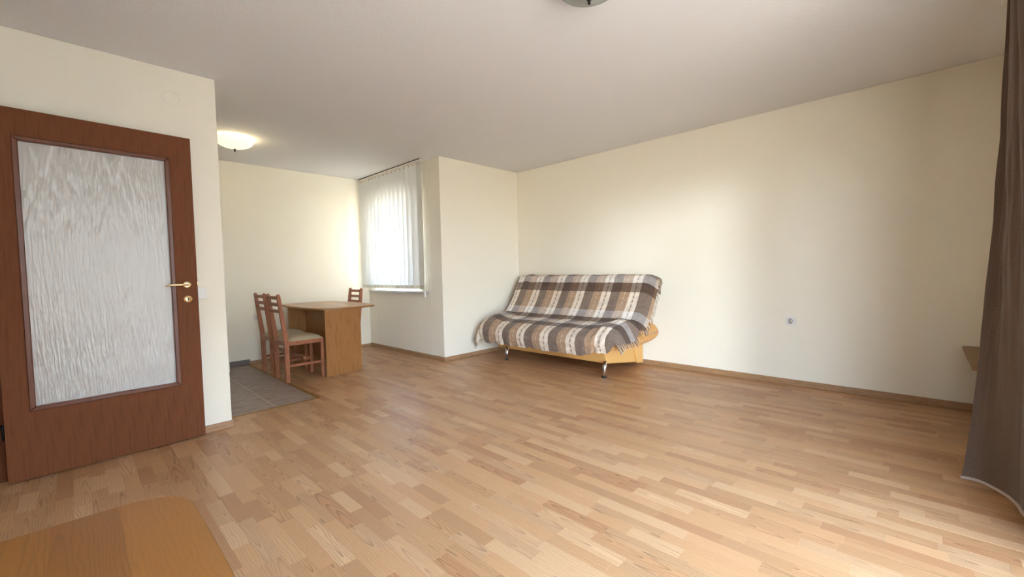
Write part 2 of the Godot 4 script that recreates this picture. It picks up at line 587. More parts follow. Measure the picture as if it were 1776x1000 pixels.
func in_frame(p: Vector3) -> float:
	# apparent size of one square metre of floor at p, 0 outside the frame
	var b := Basis.from_euler(Vector3(deg_to_rad(-2.411), deg_to_rad(-45.924), deg_to_rad(-1.3357)))
	var q := b.inverse() * (p - Vector3(0, 1.1426, 0))
	if q.z > -0.2: return 0.0
	var x := q.x / -q.z * 737.5
	var y := q.y / -q.z * 737.5
	if absf(x) > 925.0 or absf(y) > 540.0: return 0.0
	if p.x < 0.2 and p.z > -1.6: return 0.0
	return 1.1426 / pow(q.length(), 3)

func strip(s: SurfaceTool, x0: float, x1: float, z0: float, z1: float, col: int, v0: float, flip: bool, top: float):
	var e := 0.0006
	var dip := top - 0.0006
	var bot := -0.008
	var u0 := (col + 0.03) / 16.0; var u1 := (col + 0.97) / 16.0
	u1 = u0 + (u1 - u0) * clampf((x1 - x0) / 0.066, 0.05, 1.0)
	var va := v0; var vb := v0 + (z1 - z0) / 1.05
	if flip:
		var k := u0; u0 = u1; u1 = k
	var o := [Vector3(x0, 0, z1), Vector3(x1, 0, z1), Vector3(x1, 0, z0), Vector3(x0, 0, z0)]
	var i := [Vector3(x0 + e, 0, z1 - e), Vector3(x1 - e, 0, z1 - e), Vector3(x1 - e, 0, z0 + e), Vector3(x0 + e, 0, z0 + e)]
	var uv := [Vector2(u0, vb), Vector2(u1, vb), Vector2(u1, va), Vector2(u0, va)]
	var up := func(v: Vector3, y: float) -> Vector3: return Vector3(v.x, y, v.z)
	quad_uv(s, [up.call(i[0], top), up.call(i[1], top), up.call(i[2], top), up.call(i[3], top)], uv)
	for k in 4:
		var n := (k + 1) % 4
		quad_uv(s, [up.call(o[k], dip), up.call(o[n], dip), up.call(i[n], top), up.call(i[k], top)], [uv[k], uv[n], uv[n], uv[k]])
		quad_uv(s, [up.call(o[k], bot), up.call(o[n], bot), up.call(o[n], dip), up.call(o[k], dip)], [uv[k], uv[n], uv[n], uv[k]])

func floor_pieces():
	var s := st_new()
	box(s, Vector3(XW - TH, -0.2, ZD - TH), Vector3(XS + TH, -0.0085, ZS + TH), 0.0)
	var fl := obj("floor", s, M.subfloor)
	struct(fl, "wood-effect laminate floor with a tiled kitchen part", "floor")
	var r := RandomNumberGenerator.new(); r.seed = 5
	var pieces := []
	var sw := 0.066
	var x := XW
	var n := 0
	while x < XS - 0.001:
		var x1 := minf(x + sw, XS)
		var z := ZD - r.randf() * 0.4
		while z < ZS - 0.001:
			var z1 := z + r.randf_range(0.18, 0.46)
			if ZS - z1 < 0.1: z1 = ZS
			var a := maxf(z, ZD)
			var b := z1
			var xl := x
			var ok := b - a > 0.02
			# leave out the tiled part and the doorway wall
			if x < TX and a < TZ:
				if x1 > TX + 0.01: xl = TX
				else: a = TZ
				if b - a < 0.01: ok = false
			if ok and xl < XA and a < ZL:
				if xl < XA and x1 <= XA + 0.07: a = maxf(a, ZL - 0.002)
				if b - a < 0.01: ok = false
			if ok:
				var c := Vector3((xl + x1) / 2, 0, (a + b) / 2)
				pieces.append([in_frame(c) * (b - a) * (x1 - xl), xl, x1, a, b, r.randi() % 16, r.randf() * 0.5, r.randf() < 0.5, r.randf_range(-0.00025, 0.00025)])
			z = z1
		x = x1
		n += 1
	pieces.sort_custom(func(p, q): return p[0] > q[0])
	for k in mini(285, pieces.size()):
		var p = pieces[k]
		var t := st_new()
		strip(t, p[1], p[2], p[3], p[4], p[5], p[6], p[7], p[8])
		obj("plank", t, M.laminate, fl)
	s = st_new()
	for k in range(285, pieces.size()):
		var p = pieces[k]
		strip(s, p[1], p[2], p[3], p[4], p[5], p[6], p[7], p[8])
	var rest := obj("planks", s, M.laminate, fl)
	rest.set_meta("kind", "stuff")
	rest.set_meta("label", "smaller laminate strips farther from the viewer")
	# hall and kitchen: tiles with open joints on a grout bed
	s = st_new()
	box(s, Vector3(XW, -0.0085, ZD), Vector3(TX, -0.0006, TZ), 0.0)
	obj("grout", s, M.grout, fl)
	var g := 0.004
	var xe := [-1.46, -0.61, -0.01, 0.59, 1.19, TX]
	for c in xe.size() - 1:
		var zz: float = TZ
		var step: float = 0.285 if c % 2 == 0 else 0.53
		while zz > ZD + 0.01:
			var za := maxf(zz - step, ZD)
			s = st_new()
			box(s, Vector3(xe[c] + g, -0.008, za + g * 0.9), Vector3(xe[c + 1] - g * 0.7, 0.0, zz - g * 0.9), 0.0012)
			obj("tile", s, M.tile, fl)
			zz = za
			step = 0.60
	# brass strips where tile meets laminate
	s = st_new()
	box(s, Vector3(XA - 0.02, -0.004, TZ - 0.003), Vector3(TX + 0.012, 0.004, TZ + 0.010), 0.002)
	struct(obj("trim_2", s, M.brass_trim), "thin brass strip along the front edge of the kitchen tiles", "threshold strip")
	s = st_new()
	box(s, Vector3(TX - 0.003, -0.004, ZD + 0.012), Vector3(TX + 0.030, 0.006, TZ - 0.004), 0.003)
	struct(obj("trim_3", s, M.brass_trim), "brass strip between kitchen tiles and laminate behind the chairs", "threshold strip")

# ---------------------------------------------------------------------
# the open door
# ---------------------------------------------------------------------
func door_leaf():
	var hinge := Vector3(-0.302, 0.008, -3.677)
	var d := root("door_1", hinge)
	d.rotation.y = 0.0497
	struct(d, "brown wooden door with rippled glass, standing open against the wall", "door")
	var W := 0.924; var HT := 2.112; var T := 0.04
	var gx0 := 0.112; var gx1 := 0.788; var gy0 := 0.402; var gy1 := 1.945
	var s := st_new()
	box(s, Vector3(0, 0, -T), Vector3(gx0, HT, 0), 0.0006)
	box(s, Vector3(gx1, 0, -T), Vector3(W, HT, 0), 0.0006)
	box(s, Vector3(gx0 - 0.0005, 0, -T), Vector3(gx1 + 0.0005, gy0, 0), 0.0)
	box(s, Vector3(gx0 - 0.0005, gy1, -T), Vector3(gx1 + 0.0005, HT, 0), 0.0)
	obj("leaf", s, M.door, d)
	# raised bead round the glass, mitred frame
	for side in 4:
		s = st_new()
		var o0 := Vector2(gx0 - 0.014, gy0 - 0.014); var o1 := Vector2(gx1 + 0.014, gy1 + 0.014)
		var i0 := Vector2(gx0 + 0.012, gy0 + 0.012); var i1 := Vector2(gx1 - 0.012, gy1 - 0.012)
		var oc := [Vector2(o0.x, o0.y), Vector2(o1.x, o0.y), Vector2(o1.x, o1.y), Vector2(o0.x, o1.y)]
		var ic := [Vector2(i0.x, i0.y), Vector2(i1.x, i0.y), Vector2(i1.x, i1.y), Vector2(i0.x, i1.y)]
		var k := (side + 1) % 4
		prism(s, PackedVector2Array([oc[side], oc[k], ic[k], ic[side]]), -0.028, 0.007, 0.004)
		obj("glazing_bead", s, M.door_bead, d)
	s = st_new()
	var a := Vector3(gx0, gy0, -0.020); var b := Vector3(gx1, gy1, -0.020)
	quad_uv(s, [Vector3(a.x, a.y, -0.018), Vector3(b.x, a.y, -0.018), Vector3(b.x, b.y, -0.018), Vector3(a.x, b.y, -0.018)], [Vector2(0, 1), Vector2(1, 1), Vector2(1, 0), Vector2(0, 0)])
	quad_uv(s, [Vector3(b.x, a.y, -0.023), Vector3(a.x, a.y, -0.023), Vector3(a.x, b.y, -0.023), Vector3(b.x, b.y, -0.023)], [Vector2(0, 1), Vector2(1, 1), Vector2(1, 0), Vector2(0, 0)])
	var g := obj("glass_pane", s, M.door_glass, d)
	g.set_meta("label", "rippled translucent glass")
	# handle
	var hx := 0.862; var hy := 1.088
	var face := Transform3D(Basis(Vector3.RIGHT, PI / 2), Vector3(hx, hy, 0))
	s = st_new(true)
	lathe(s, [Vector2(0.0265, 0), Vector2(0.0265, 0.004), Vector2(0.023, 0.008), Vector2(0.012, 0.009), Vector2(0, 0.009)], 28, face)
	var hd := obj("handle", s, M.brass, d)
	s = st_new(true)
	tube(s, spline([Vector3(hx, hy, 0.008), Vector3(hx, hy, 0.030), Vector3(hx - 0.006, hy, 0.046), Vector3(hx - 0.022, hy, 0.053), Vector3(hx - 0.06, hy + 0.002, 0.056), Vector3(hx - 0.10, hy + 0.001, 0.053), Vector3(hx - 0.125, hy - 0.003, 0.046)], 4), [0.0075, 0.0075, 0.0075, 0.0075, 0.0078, 0.008, 0.008, 0.0082, 0.0085, 0.0085, 0.0085, 0.0085, 0.0085, 0.0085, 0.0082, 0.008, 0.0078, 0.0075, 0.007, 0.007, 0.0065, 0.006, 0.005, 0.0045, 0.004], 12)
	obj("lever", s, M.brass, hd)
	# keyhole plate
	face.origin = Vector3(hx + 0.002, hy - 0.101, 0)
	s = st_new(true)
	lathe(s, [Vector2(0.0265, 0), Vector2(0.0265, 0.003), Vector2(0.023, 0.006), Vector2(0, 0.0065)], 28, face)
	var kp := obj("keyhole_plate", s, M.brass, d)
	s = st_new()
	lathe(s, [Vector2(0.0055, 0.004), Vector2(0.0055, 0.0072), Vector2(0, 0.0072)], 14, Transform3D(face.basis, face.origin + Vector3(0, 0.004, 0)))
	box(s, face.origin + Vector3(-0.003, -0.010, 0.003), face.origin + Vector3(0.003, 0.004, 0.0072), 0.0005)
	obj("keyhole", s, M.black, kp)
	# hinges
	for y in [0.25, 1.82]:
		s = st_new(true)
		tube(s, [Vector3(-0.006, y, -0.004), Vector3(-0.006, y + 0.09, -0.004)], [0.007], 10)
		obj("hinge", s, M.dark_metal, d)
	# latch on the free edge
	s = st_new()
	box(s, Vector3(W - 0.001, hy - 0.006, -0.026), Vector3(W + 0.006, hy + 0.022, -0.012), 0.002)
	obj("latch", s, M.brass, d)

# ---------------------------------------------------------------------
# dining window and its vertical blind
# ---------------------------------------------------------------------
func dining_window():
	var z0 := -6.10; var z1 := -4.90; var y0 := 0.90; var y1 := 2.28
	var w := root("window_1", Vector3(XB, 0, 0))
	struct(w, "white-framed dining window behind the vertical blind", "window")
	var xf := 0.16
	var s := st_new()
	for b in [[Vector3(xf, y0, z0), Vector3(xf + 0.07, y0 + 0.07, z1)], [Vector3(xf, y1 - 0.07, z0), Vector3(xf + 0.07, y1, z1)],
			[Vector3(xf, y0 + 0.07, z0), Vector3(xf + 0.07, y1 - 0.07, z0 + 0.07)], [Vector3(xf, y0 + 0.07, z1 - 0.07), Vector3(xf + 0.07, y1 - 0.07, z1)],
			[Vector3(xf, y0 + 0.07, -5.80), Vector3(xf + 0.07, y1 - 0.07, -5.74)]]:
		box(s, b[0], b[1], 0.004)
	obj("window_frame", s, M.white_plastic, w)
	for p in [[z0 + 0.07, -5.80], [-5.74, z1 - 0.07]]:
		s = st_new()
		box(s, Vector3(xf + 0.03, y0 + 0.07, p[0]), Vector3(xf + 0.036, y1 - 0.07, p[1]), 0.0)
		obj("pane", s, M.pane, w)
	s = st_new()
	box(s, Vector3(-0.075, 0.868, -6.19), Vector3(xf, 0.899, -4.685), 0.006)
	var sill := obj("window_sill", s, M.alu, w)
	sill.set_meta("label", "pale grey window sill")

	# blind
	var xr := 3.165
	var b := thing("vertical_blind", "cream vertical blind glowing in front of the dining window", "blind", Vector3(xr, 0, 0))
	s = st_new()
	box(s, Vector3(-0.026, H - 0.034, -6.29), Vector3(0.020, H - 0.002, -4.63), 0.003)
	obj("head_rail", s, M.white_plastic, b)
	s = st_new()
	box(s, Vector3(-0.0275, H - 0.012, -6.29), Vector3(-0.0255, H - 0.002, -4.63), 0.0)
	obj("rail_groove", s, M.dark_metal, b)
	var n := 15
	var top := H - 0.052
	var bot := 0.932
	var vane := st_new()
	# one slightly bowed vane, 127 mm wide
	var segs := 6
	var wd := 0.0635
	for k in segs:
		var a0 := -wd + 2 * wd * k / segs; var a1 := -wd + 2 * wd * (k + 1) / segs
		var f := func(a: float) -> float: return 0.004 * (1.0 - (a / wd) * (a / wd))
		for q in [0.0, -0.0009]:
			var p := [Vector3(f.call(a0) + q, bot, a0), Vector3(f.call(a1) + q, bot, a1), Vector3(f.call(a1) + q, top, a1), Vector3(f.call(a0) + q, top, a0)]
			if q == 0.0: quad(vane, p[3], p[2], p[1], p[0])
			else: quad(vane, p[0], p[1], p[2], p[3])
	var vane_mesh := mesh_of(vane)
	var hang := st_new()
	box(hang, Vector3(-0.006, top - 0.012, -0.014), Vector3(0.010, H - 0.034, 0.014), 0.002)
	var hang_mesh := mesh_of(hang)
	var pock := st_new()
	box(pock, Vector3(0.0, bot + 0.0005, -0.058), Vector3(0.0065, bot + 0.045, 0.058), 0.001)
	var pock_mesh := mesh_of(pock)
	var zs := []
	for i in n:
		var z := -6.225 + (1.535 / (n - 1)) * i
		zs.append(z)
		var turn := deg_to_rad(24.0 + rng.randf_range(-5, 5))
		if i == n - 1: turn = deg_to_rad(-6.0)
		if i == n - 2: turn = deg_to_rad(26.0)
		var parts := []
		for e in [["vane", vane_mesh, M.vane], ["hanger", hang_mesh, M.cream_plastic], ["weight_pocket", pock_mesh, M.vane_pocket]]:
			var o := MeshInstance3D.new()
			o.name = e[0]; o.mesh = e[1]; o.material_override = e[2]
			if e[0] == "vane":
				b.add_child(o, true)
				o.position.z = z
				o.rotation.y = turn
				parts.append(o)
			else:
				parts[0].add_child(o, true)
	# bead chains joining the vane bottoms, and the control cord
	s = st_new(true)
	for dx in [-0.022, 0.026]:
		var pts := []
		for i in zs.size() - 1:
			for k in 4:
				pts.append(Vector3(dx, bot + 0.008 - 0.012 * sin(PI * k / 4.0), lerpf(zs[i], zs[i + 1], k / 4.0)))
		tube(s, pts, [0.0016], 5)
	obj("bead_chain", s, M.white_plastic, b)
	s = st_new(true)
	tube(s, spline([Vector3(0.0, H - 0.036, -4.628), Vector3(-0.002, 1.8, -4.624), Vector3(-0.004, 0.94, -4.630), Vector3(-0.004, 0.90, -4.634)], 5), [0.0022], 6)
	tube(s, spline([Vector3(-0.01, 0.95, -4.66), Vector3(-0.012, 0.87, -4.665), Vector3(-0.010, 0.82, -4.655), Vector3(-0.006, 0.825, -4.64)], 5), [0.0016], 5)
	obj("control_cord", s, M.white_plastic, b)
	s = st_new()
	box(s, Vector3(-0.014, 0.825, -4.652), Vector3(0.006, 0.905, -4.618), 0.005)
	var wgt := obj("cord_weight", s, M.white_plastic, b)
	s = st_new()
	box(s, Vector3(-0.0155, 0.862, -4.637), Vector3(-0.0135, 0.882, -4.632), 0.0005)
	obj("slot", s, M.dark_metal, wgt)

# ---------------------------------------------------------------------
# balcony out of view behind the camera: its parts shape the daylight
# ---------------------------------------------------------------------
func balcony():
	var zo := ZS + TH
	var s := st_new()
	box(s, Vector3(-1.5, -0.2, zo), Vector3(5.4, -0.02, zo + 1.35), 0.01)
	struct(obj("unseen_slab_4", s, M.concrete), "unseen pale balcony floor slab outside the window, bounces daylight in", "slab")  # out of view, throws daylight up towards the ceiling
	s = st_new()
	box(s, Vector3(-1.5, H, zo), Vector3(5.4, H + 0.2, zo + 0.75), 0.01)
	struct(obj("unseen_slab_5", s, M.concrete), "unseen balcony slab overhead, cuts off the high sky", "slab")  # out of view, depth set to limit light from the high sky
	s = st_new()
	box(s, Vector3(5.25, -0.02, zo), Vector3(5.4, H, zo + 1.35), 0.01)
	struct(obj("unseen_screen_6", s, M.partition), "unseen side screen wall of the balcony, closes off the sky at its right", "wall")  # out of view, shuts off low sky beside the balcony
	# added block outside, shuts out sky light from the door wall
	s = st_new()
	box(s, Vector3(-0.8, -6.0, 7.0), Vector3(16.0, 4.0, 12.0), 0.02)
	struct(obj("added_block_8", s, M.outside), "added plain block outside that keeps sky light off the door wall", "blocker")
	var w := root("window_2", Vector3(0, 0, ZS))  # out of view, sized to light the sofa wall
	struct(w, "unseen wide white balcony window behind the viewer, lights the sofa wall", "window")
	var x0 := -0.30; var x1 := 2.31; var y1 := 2.30; var zf := 0.14
	s = st_new()
	for b in [[Vector3(x0, -0.02, zf), Vector3(x1, 0.05, zf + 0.07)], [Vector3(x0, y1 - 0.06, zf), Vector3(x1, y1, zf + 0.07)],
			[Vector3(x0, 0.05, zf), Vector3(x0 + 0.06, y1 - 0.06, zf + 0.07)], [Vector3(x1 - 0.06, 0.05, zf), Vector3(x1, y1 - 0.06, zf + 0.07)],
			[Vector3(0.17, 0.05, zf), Vector3(0.22, y1 - 0.06, zf + 0.07)]]:
		box(s, b[0], b[1], 0.004)
	obj("window_frame", s, M.white_plastic, w)
	for p in [[x0 + 0.06, 0.17], [0.22, x1 - 0.06]]:
		s = st_new()
		box(s, Vector3(p[0], 0.05, zf + 0.03), Vector3(p[1], y1 - 0.06, zf + 0.036), 0.0)
		obj("pane", s, M.pane, w)

# ---------------------------------------------------------------------
# sofa bed
# ---------------------------------------------------------------------
const SZ0 := -4.16
const SZ1 := -2.19

# upholstered slab: a closed section (x, y) swept along z, drawn in and rounded at both ends
func cushion(s: SurfaceTool, sec: Array, z0: float, z1: float, c: Vector2, round_: float, thick: Vector2, lift: Callable):
	var n := sec.size()
	var zl := []
	var kl := []
	for k in 7:
		var a := PI / 2 * k / 6.0
		zl.append(z0 + round_ * (1.0 - cos(a))); kl.append(1.0 - 0.55 * (1.0 - sin(a)))
	for k in range(1, 40):
		zl.append(lerpf(z0 + round_, z1 - round_, k / 40.0)); kl.append(1.0)
	for k in 7:
		var a := PI / 2 * k / 6.0
		zl.append(z1 - round_ * (1.0 - sin(a))); kl.append(1.0 - 0.55 * (1.0 - cos(a)))
	var ring := func(i: int, j: int) -> Vector3:
		# thinner towards the ends, across the slab's thickness
		var p: Vector2 = sec[j % n] - c
		var q: Vector2 = c + p - thick * (thick.dot(p) * (1.0 - kl[i]))
		return Vector3(q.x, q.y + lift.call(zl[i], q.y), zl[i])
	s.set_smooth_group(0)
	for i in zl.size() - 1:
		for j in n:
			quad(s, ring.call(i, j), ring.call(i, j + 1), ring.call(i + 1, j + 1), ring.call(i + 1, j))
	for e in [0, zl.size() - 1]:
		for j in n:
			var m := Vector3(c.x, c.y, zl[e])
			if e == 0: tri(s, m, ring.call(e, j + 1), ring.call(e, j))
			else: tri(s, m, ring.call(e, j), ring.call(e, j + 1))

# the seat swells towards both ends
func seat_lift(z: float, y: float) -> float:
	return 0.042 * (exp(-pow((z + 4.06) / 0.13, 2)) + exp(-pow((z + 2.33) / 0.13, 2))) * smoothstep(0.36, 0.50, y)

func sofa():
	var at := Vector3(4.18, 0, -3.175)
	var o := thing("sofa_bed", "ochre sofa bed on chrome legs under a plaid throw", "sofa", at)
	# storage box under the seat: front leans, underside rises to the front
	var s := st_new()
	prism(s, PackedVector2Array([Vector2(3.895, 0.135), Vector2(4.635, 0.03), Vector2(4.635, 0.27), Vector2(3.80, 0.30)]), -4.03, -2.385, 0.008, Transform3D(Basis(), -at))
	obj("base", s, M.sofa_base, o)
	s = st_new()
	prism(s, PackedVector2Array([Vector2(4.50, 0.045), Vector2(4.642, 0.025), Vector2(4.642, 0.275), Vector2(4.44, 0.278)]), -2.384, -2.366, 0.003, Transform3D(Basis(), -at))
	obj("end_panel", s, M.sofa_base, o)
	# chrome legs
	for z in [-3.835, -2.395]:
		s = st_new(true)
		lathe(s, [Vector2(0.0, 0.012), Vector2(0.022, 0.012), Vector2(0.022, 0.172), Vector2(0, 0.172)], 24, Transform3D(Basis(Vector3.BACK, deg_to_rad(-7.0)), Vector3(3.832, 0.0, z) - at))
		var leg := obj("leg", s, M.chrome, o)
		s = st_new(true)
		lathe(s, [Vector2(0.0, 0), Vector2(0.025, 0), Vector2(0.025, 0.013), Vector2(0, 0.013)], 24, Transform3D(Basis(), Vector3(3.832, 0.0, z) - at))
		obj("rubber_foot", s, M.black, leg)
	# seat
	s = st_new(true)
	cushion(s, sofa_section(SEAT, at), SZ0 - at.z, SZ1 - at.z, Vector2(4.18 - at.x, 0.40), 0.075, Vector2(0, 1), func(z, y): return seat_lift(z + at.z, y))
	obj("seat", s, M.ochre, o)
	s = st_new(true)
	cushion(s, sofa_section(BACK, at), SZ0 + 0.01 - at.z, SZ1 - 0.02 - at.z, Vector2(4.43 - at.x, 0.74), 0.07, Vector2(0.83, -0.56), func(_z, _y): return 0.0)
	obj("backrest", s, M.ochre, o)

const SEAT := [Vector2(3.80, 0.305), Vector2(3.98, 0.285), Vector2(4.30, 0.285), Vector2(4.55, 0.30), Vector2(4.66, 0.34), Vector2(4.675, 0.42), Vector2(4.62, 0.48), Vector2(4.45, 0.512), Vector2(4.20, 0.514), Vector2(4.02, 0.514), Vector2(3.88, 0.500), Vector2(3.77, 0.466), Vector2(3.69, 0.415), Vector2(3.67, 0.36), Vector2(3.715, 0.318)]
const BACK := [Vector2(4.16, 0.51), Vector2(4.27, 0.49), Vector2(4.36, 0.53), Vector2(4.47, 0.72), Vector2(4.57, 0.90), Vector2(4.64, 1.00), Vector2(4.625, 1.035), Vector2(4.56, 1.045), Vector2(4.49, 1.015), Vector2(4.42, 0.90), Vector2(4.32, 0.72), Vector2(4.22, 0.58)]

func sofa_section(pts: Array, at: Vector3) -> Array:
	var loop := pts.duplicate()
	var out := []
	var n := loop.size()
	for i in n:
		var a: Vector2 = loop[(i + n - 1) % n]; var b: Vector2 = loop[i]; var c: Vector2 = loop[(i + 1) % n]; var d: Vector2 = loop[(i + 2) % n]
		for k in 3:
			var t := k / 3.0
			var p := 0.5 * ((2.0 * b) + (c - a) * t + (2.0 * a - 5.0 * b + 4.0 * c - d) * t * t + (3.0 * b - a - 3.0 * c + d) * t * t * t)
			out.append(p - Vector2(at.x, at.y))
	return out

# ---------------------------------------------------------------------
# plaid throw over back and seat
# ---------------------------------------------------------------------
var throw_path := []
var throw_t := []      # weave position (metres) for each point of the path

func throw_point(u: float, z: float) -> Array:
	# u: 0 behind the top of the back .. 1 at the front hem; gives (point, weave position)
	var n := throw_path.size() - 1
	var f := clampf(u, 0.0, 1.0) * n
	var i := mini(int(f), n - 1)
	var k := f - i
	var p: Vector2 = throw_path[i].lerp(throw_path[i + 1], k)
	var t: float = lerpf(throw_t[i], throw_t[i + 1], k)
	return [p, t]

func throw_blanket():
	var at := Vector3(4.18, 0.5, -3.175)
	var o := thing("throw_blanket", "brown, cream and grey plaid throw with fringes over the sofa", "blanket", at)
	# section over the sofa, a little off the cushions
	var raw := [Vector2(4.655, 0.86), Vector2(4.665, 0.96), Vector2(4.650, 1.035), Vector2(4.60, 1.062), Vector2(4.54, 1.062), Vector2(4.48, 1.030), Vector2(4.41, 0.905), Vector2(4.30, 0.728), Vector2(4.19, 0.597), Vector2(4.13, 0.558), Vector2(4.085, 0.544), Vector2(4.01, 0.536), Vector2(3.875, 0.515), Vector2(3.757, 0.485), Vector2(3.667, 0.428), Vector2(3.642, 0.36), Vector2(3.652, 0.30), Vector2(3.672, 0.235)]
	throw_path = spline(raw, 5)
	throw_t = [0.0]
	for i in range(1, throw_path.size()):
		throw_t.append(throw_t[-1] + throw_path[i - 1].distance_to(throw_path[i]))
	# weave: white band over the top edge; a tuck of cloth is lost in the crease
	var top_at := 0.0
	var crease := 0.0
	for i in throw_path.size():
		if i == 5 * 4: top_at = throw_t[i]
		if i == 5 * 10: crease = throw_t[i]
	for i in throw_path.size():
		if i > 5 * 10: throw_t[i] += 0.96 - crease
		else: throw_t[i] += 0.03 - top_at
	var wr := noise(1.6, 61, 3)
	var wr2 := noise(4.5, 62, 3)
	var hem := noise(2.2, 63, 2)
	var nz := 132
	var nu := 96
	var grid := []
	var uvs := []
	for i in nu + 1:
		var u := float(i) / nu
		var row := []
		var uvrow := []
		for j in nz + 1:
			var v := float(j) / nz
			# the cloth is wider than the sofa on the back and falls over both seat ends
			var pt = throw_point(u, 0.0)
			var onseat := smoothstep(0.55, 0.62, u)
			var zr := lerpf(lerpf(-2.15, -2.085, smoothstep(0.1, 0.32, u)), -2.14, onseat)
			var zl := lerpf(-4.175, -4.20, onseat)
			if u > 0.60: zr += 0.03 * smoothstep(0.62, 0.98, u) + 0.012 * sin((u - 0.58) * 9.0)
			var z := lerpf(zl, zr, v)
			var p: Vector2 = pt[0]
			var front := smoothstep(0.80, 1.0, u)
			# hem rises towards the right end and dips in the middle
			if front > 0.0:
				var rise := 0.045 * smoothstep(-2.62, -2.38, z) + 0.15 * smoothstep(-2.3, -2.1, z) + 0.05 * smoothstep(-4.0, -4.2, z) + 0.018 * hem.get_noise_1d(z * 3.0)
				p.y += rise * front
			# wrinkles
			var w := wr.get_noise_2d(z * 1.2, u * 2.5) * 0.010 + wr2.get_noise_2d(z, u * 3.0) * 0.006
			if u > 0.75: w += 0.008 * sin(z * 26.0 + 2.0 * sin(z * 5.0)) * front
			# gathered folds at the right front corner
			var g := exp(-pow((z + 2.42) / 0.16, 2)) * smoothstep(0.62, 0.95, u)
			w += g * 0.016 * sin((z + u * 0.25) * 62.0)
			var nrm := Vector2.ZERO
			var q1: Vector2 = throw_point(u + 0.01, 0)[0]; var q0: Vector2 = throw_point(u - 0.01, 0)[0]
			var tg := (q1 - q0).normalized()
			nrm = Vector2(tg.y, -tg.x)
			if nrm.dot(p - Vector2(4.35, 0.45)) < 0.0 and u < 0.3: nrm = -nrm
			nrm = Vector2(-tg.y, tg.x) if Vector2(-tg.y, tg.x).dot(Vector2(-0.5, 0.8)) > 0.0 else Vector2(tg.y, -tg.x)
			p += nrm * (maxf(w, -0.004) + 0.002)
			# left lump at the top of the back
			p.y += 0.018 * exp(-pow((z + 4.02) / 0.05, 2)) * smoothstep(0.3, 0.1, absf(u - 0.2))
			p.y += seat_lift(z, p.y) * smoothstep(0.51, 0.545, u)
			# ends bend down: past the seat ends the cloth droops
			var y := p.y
			var over_r := maxf(0.0, z - lerpf(-2.26, -2.20, smoothstep(0.62, 0.85, u))) * onseat
			var over_l := maxf(0.0, -4.13 - z) * onseat
			y -= over_r * over_r * 10.0 + over_l * over_l * 26.0
			# the top right corner sags beyond the back
			var sag := maxf(0.0, z - (-2.26)) * (1.0 - onseat)
			y -= sag * sag * 2.6
			row.append(Vector3(p.x, y, z) - at)
			uvrow.append(Vector2((z + 4.4) / 2.2, pt[1] / 1.92))
		grid.append(row); uvs.append(uvrow)
	var s := st_new(true)
	for i in nu:
		for j in nz:
			quad_uv(s, [grid[i][j], grid[i + 1][j], grid[i + 1][j + 1], grid[i][j + 1]], [uvs[i][j], uvs[i + 1][j], uvs[i + 1][j + 1], uvs[i][j + 1]])
	s.generate_normals()
	s.generate_tangents()
	obj("cloth", s, M.plaid, o)
	# fringes: knotted tassels along both side edges
	for kind in 2:
		s = st_new(true)
		for side in [0, nz]:
			for i in range(10, nu - 1):
				if (i + kind) % 2: continue
				for h in 2:
					var p: Vector3 = grid[i][side].lerp(grid[i + 1][side], h * 0.5)
					var out := (1.0 if side == nz else -1.0)
					var l := rng.randf_range(0.035, 0.065)
					var onseat := i > nu * 0.58
					var dir := Vector3(rng.randf_range(-0.3, 0.3), -0.8, out * (0.6 if onseat else 0.35)).normalized()
					var tip := p + dir * l
					tube(s, [p, p.lerp(tip, 0.35) + Vector3(0, 0.003, 0.004 * out), tip + Vector3(rng.randf_range(-0.006, 0.006), -0.004, 0)], [0.0028, 0.0024, 0.0016], 4)
		var fr := obj("fringe", s, [M.fringe_cream, M.fringe_brown][kind], o)
		fr.set_meta("kind", "stuff")

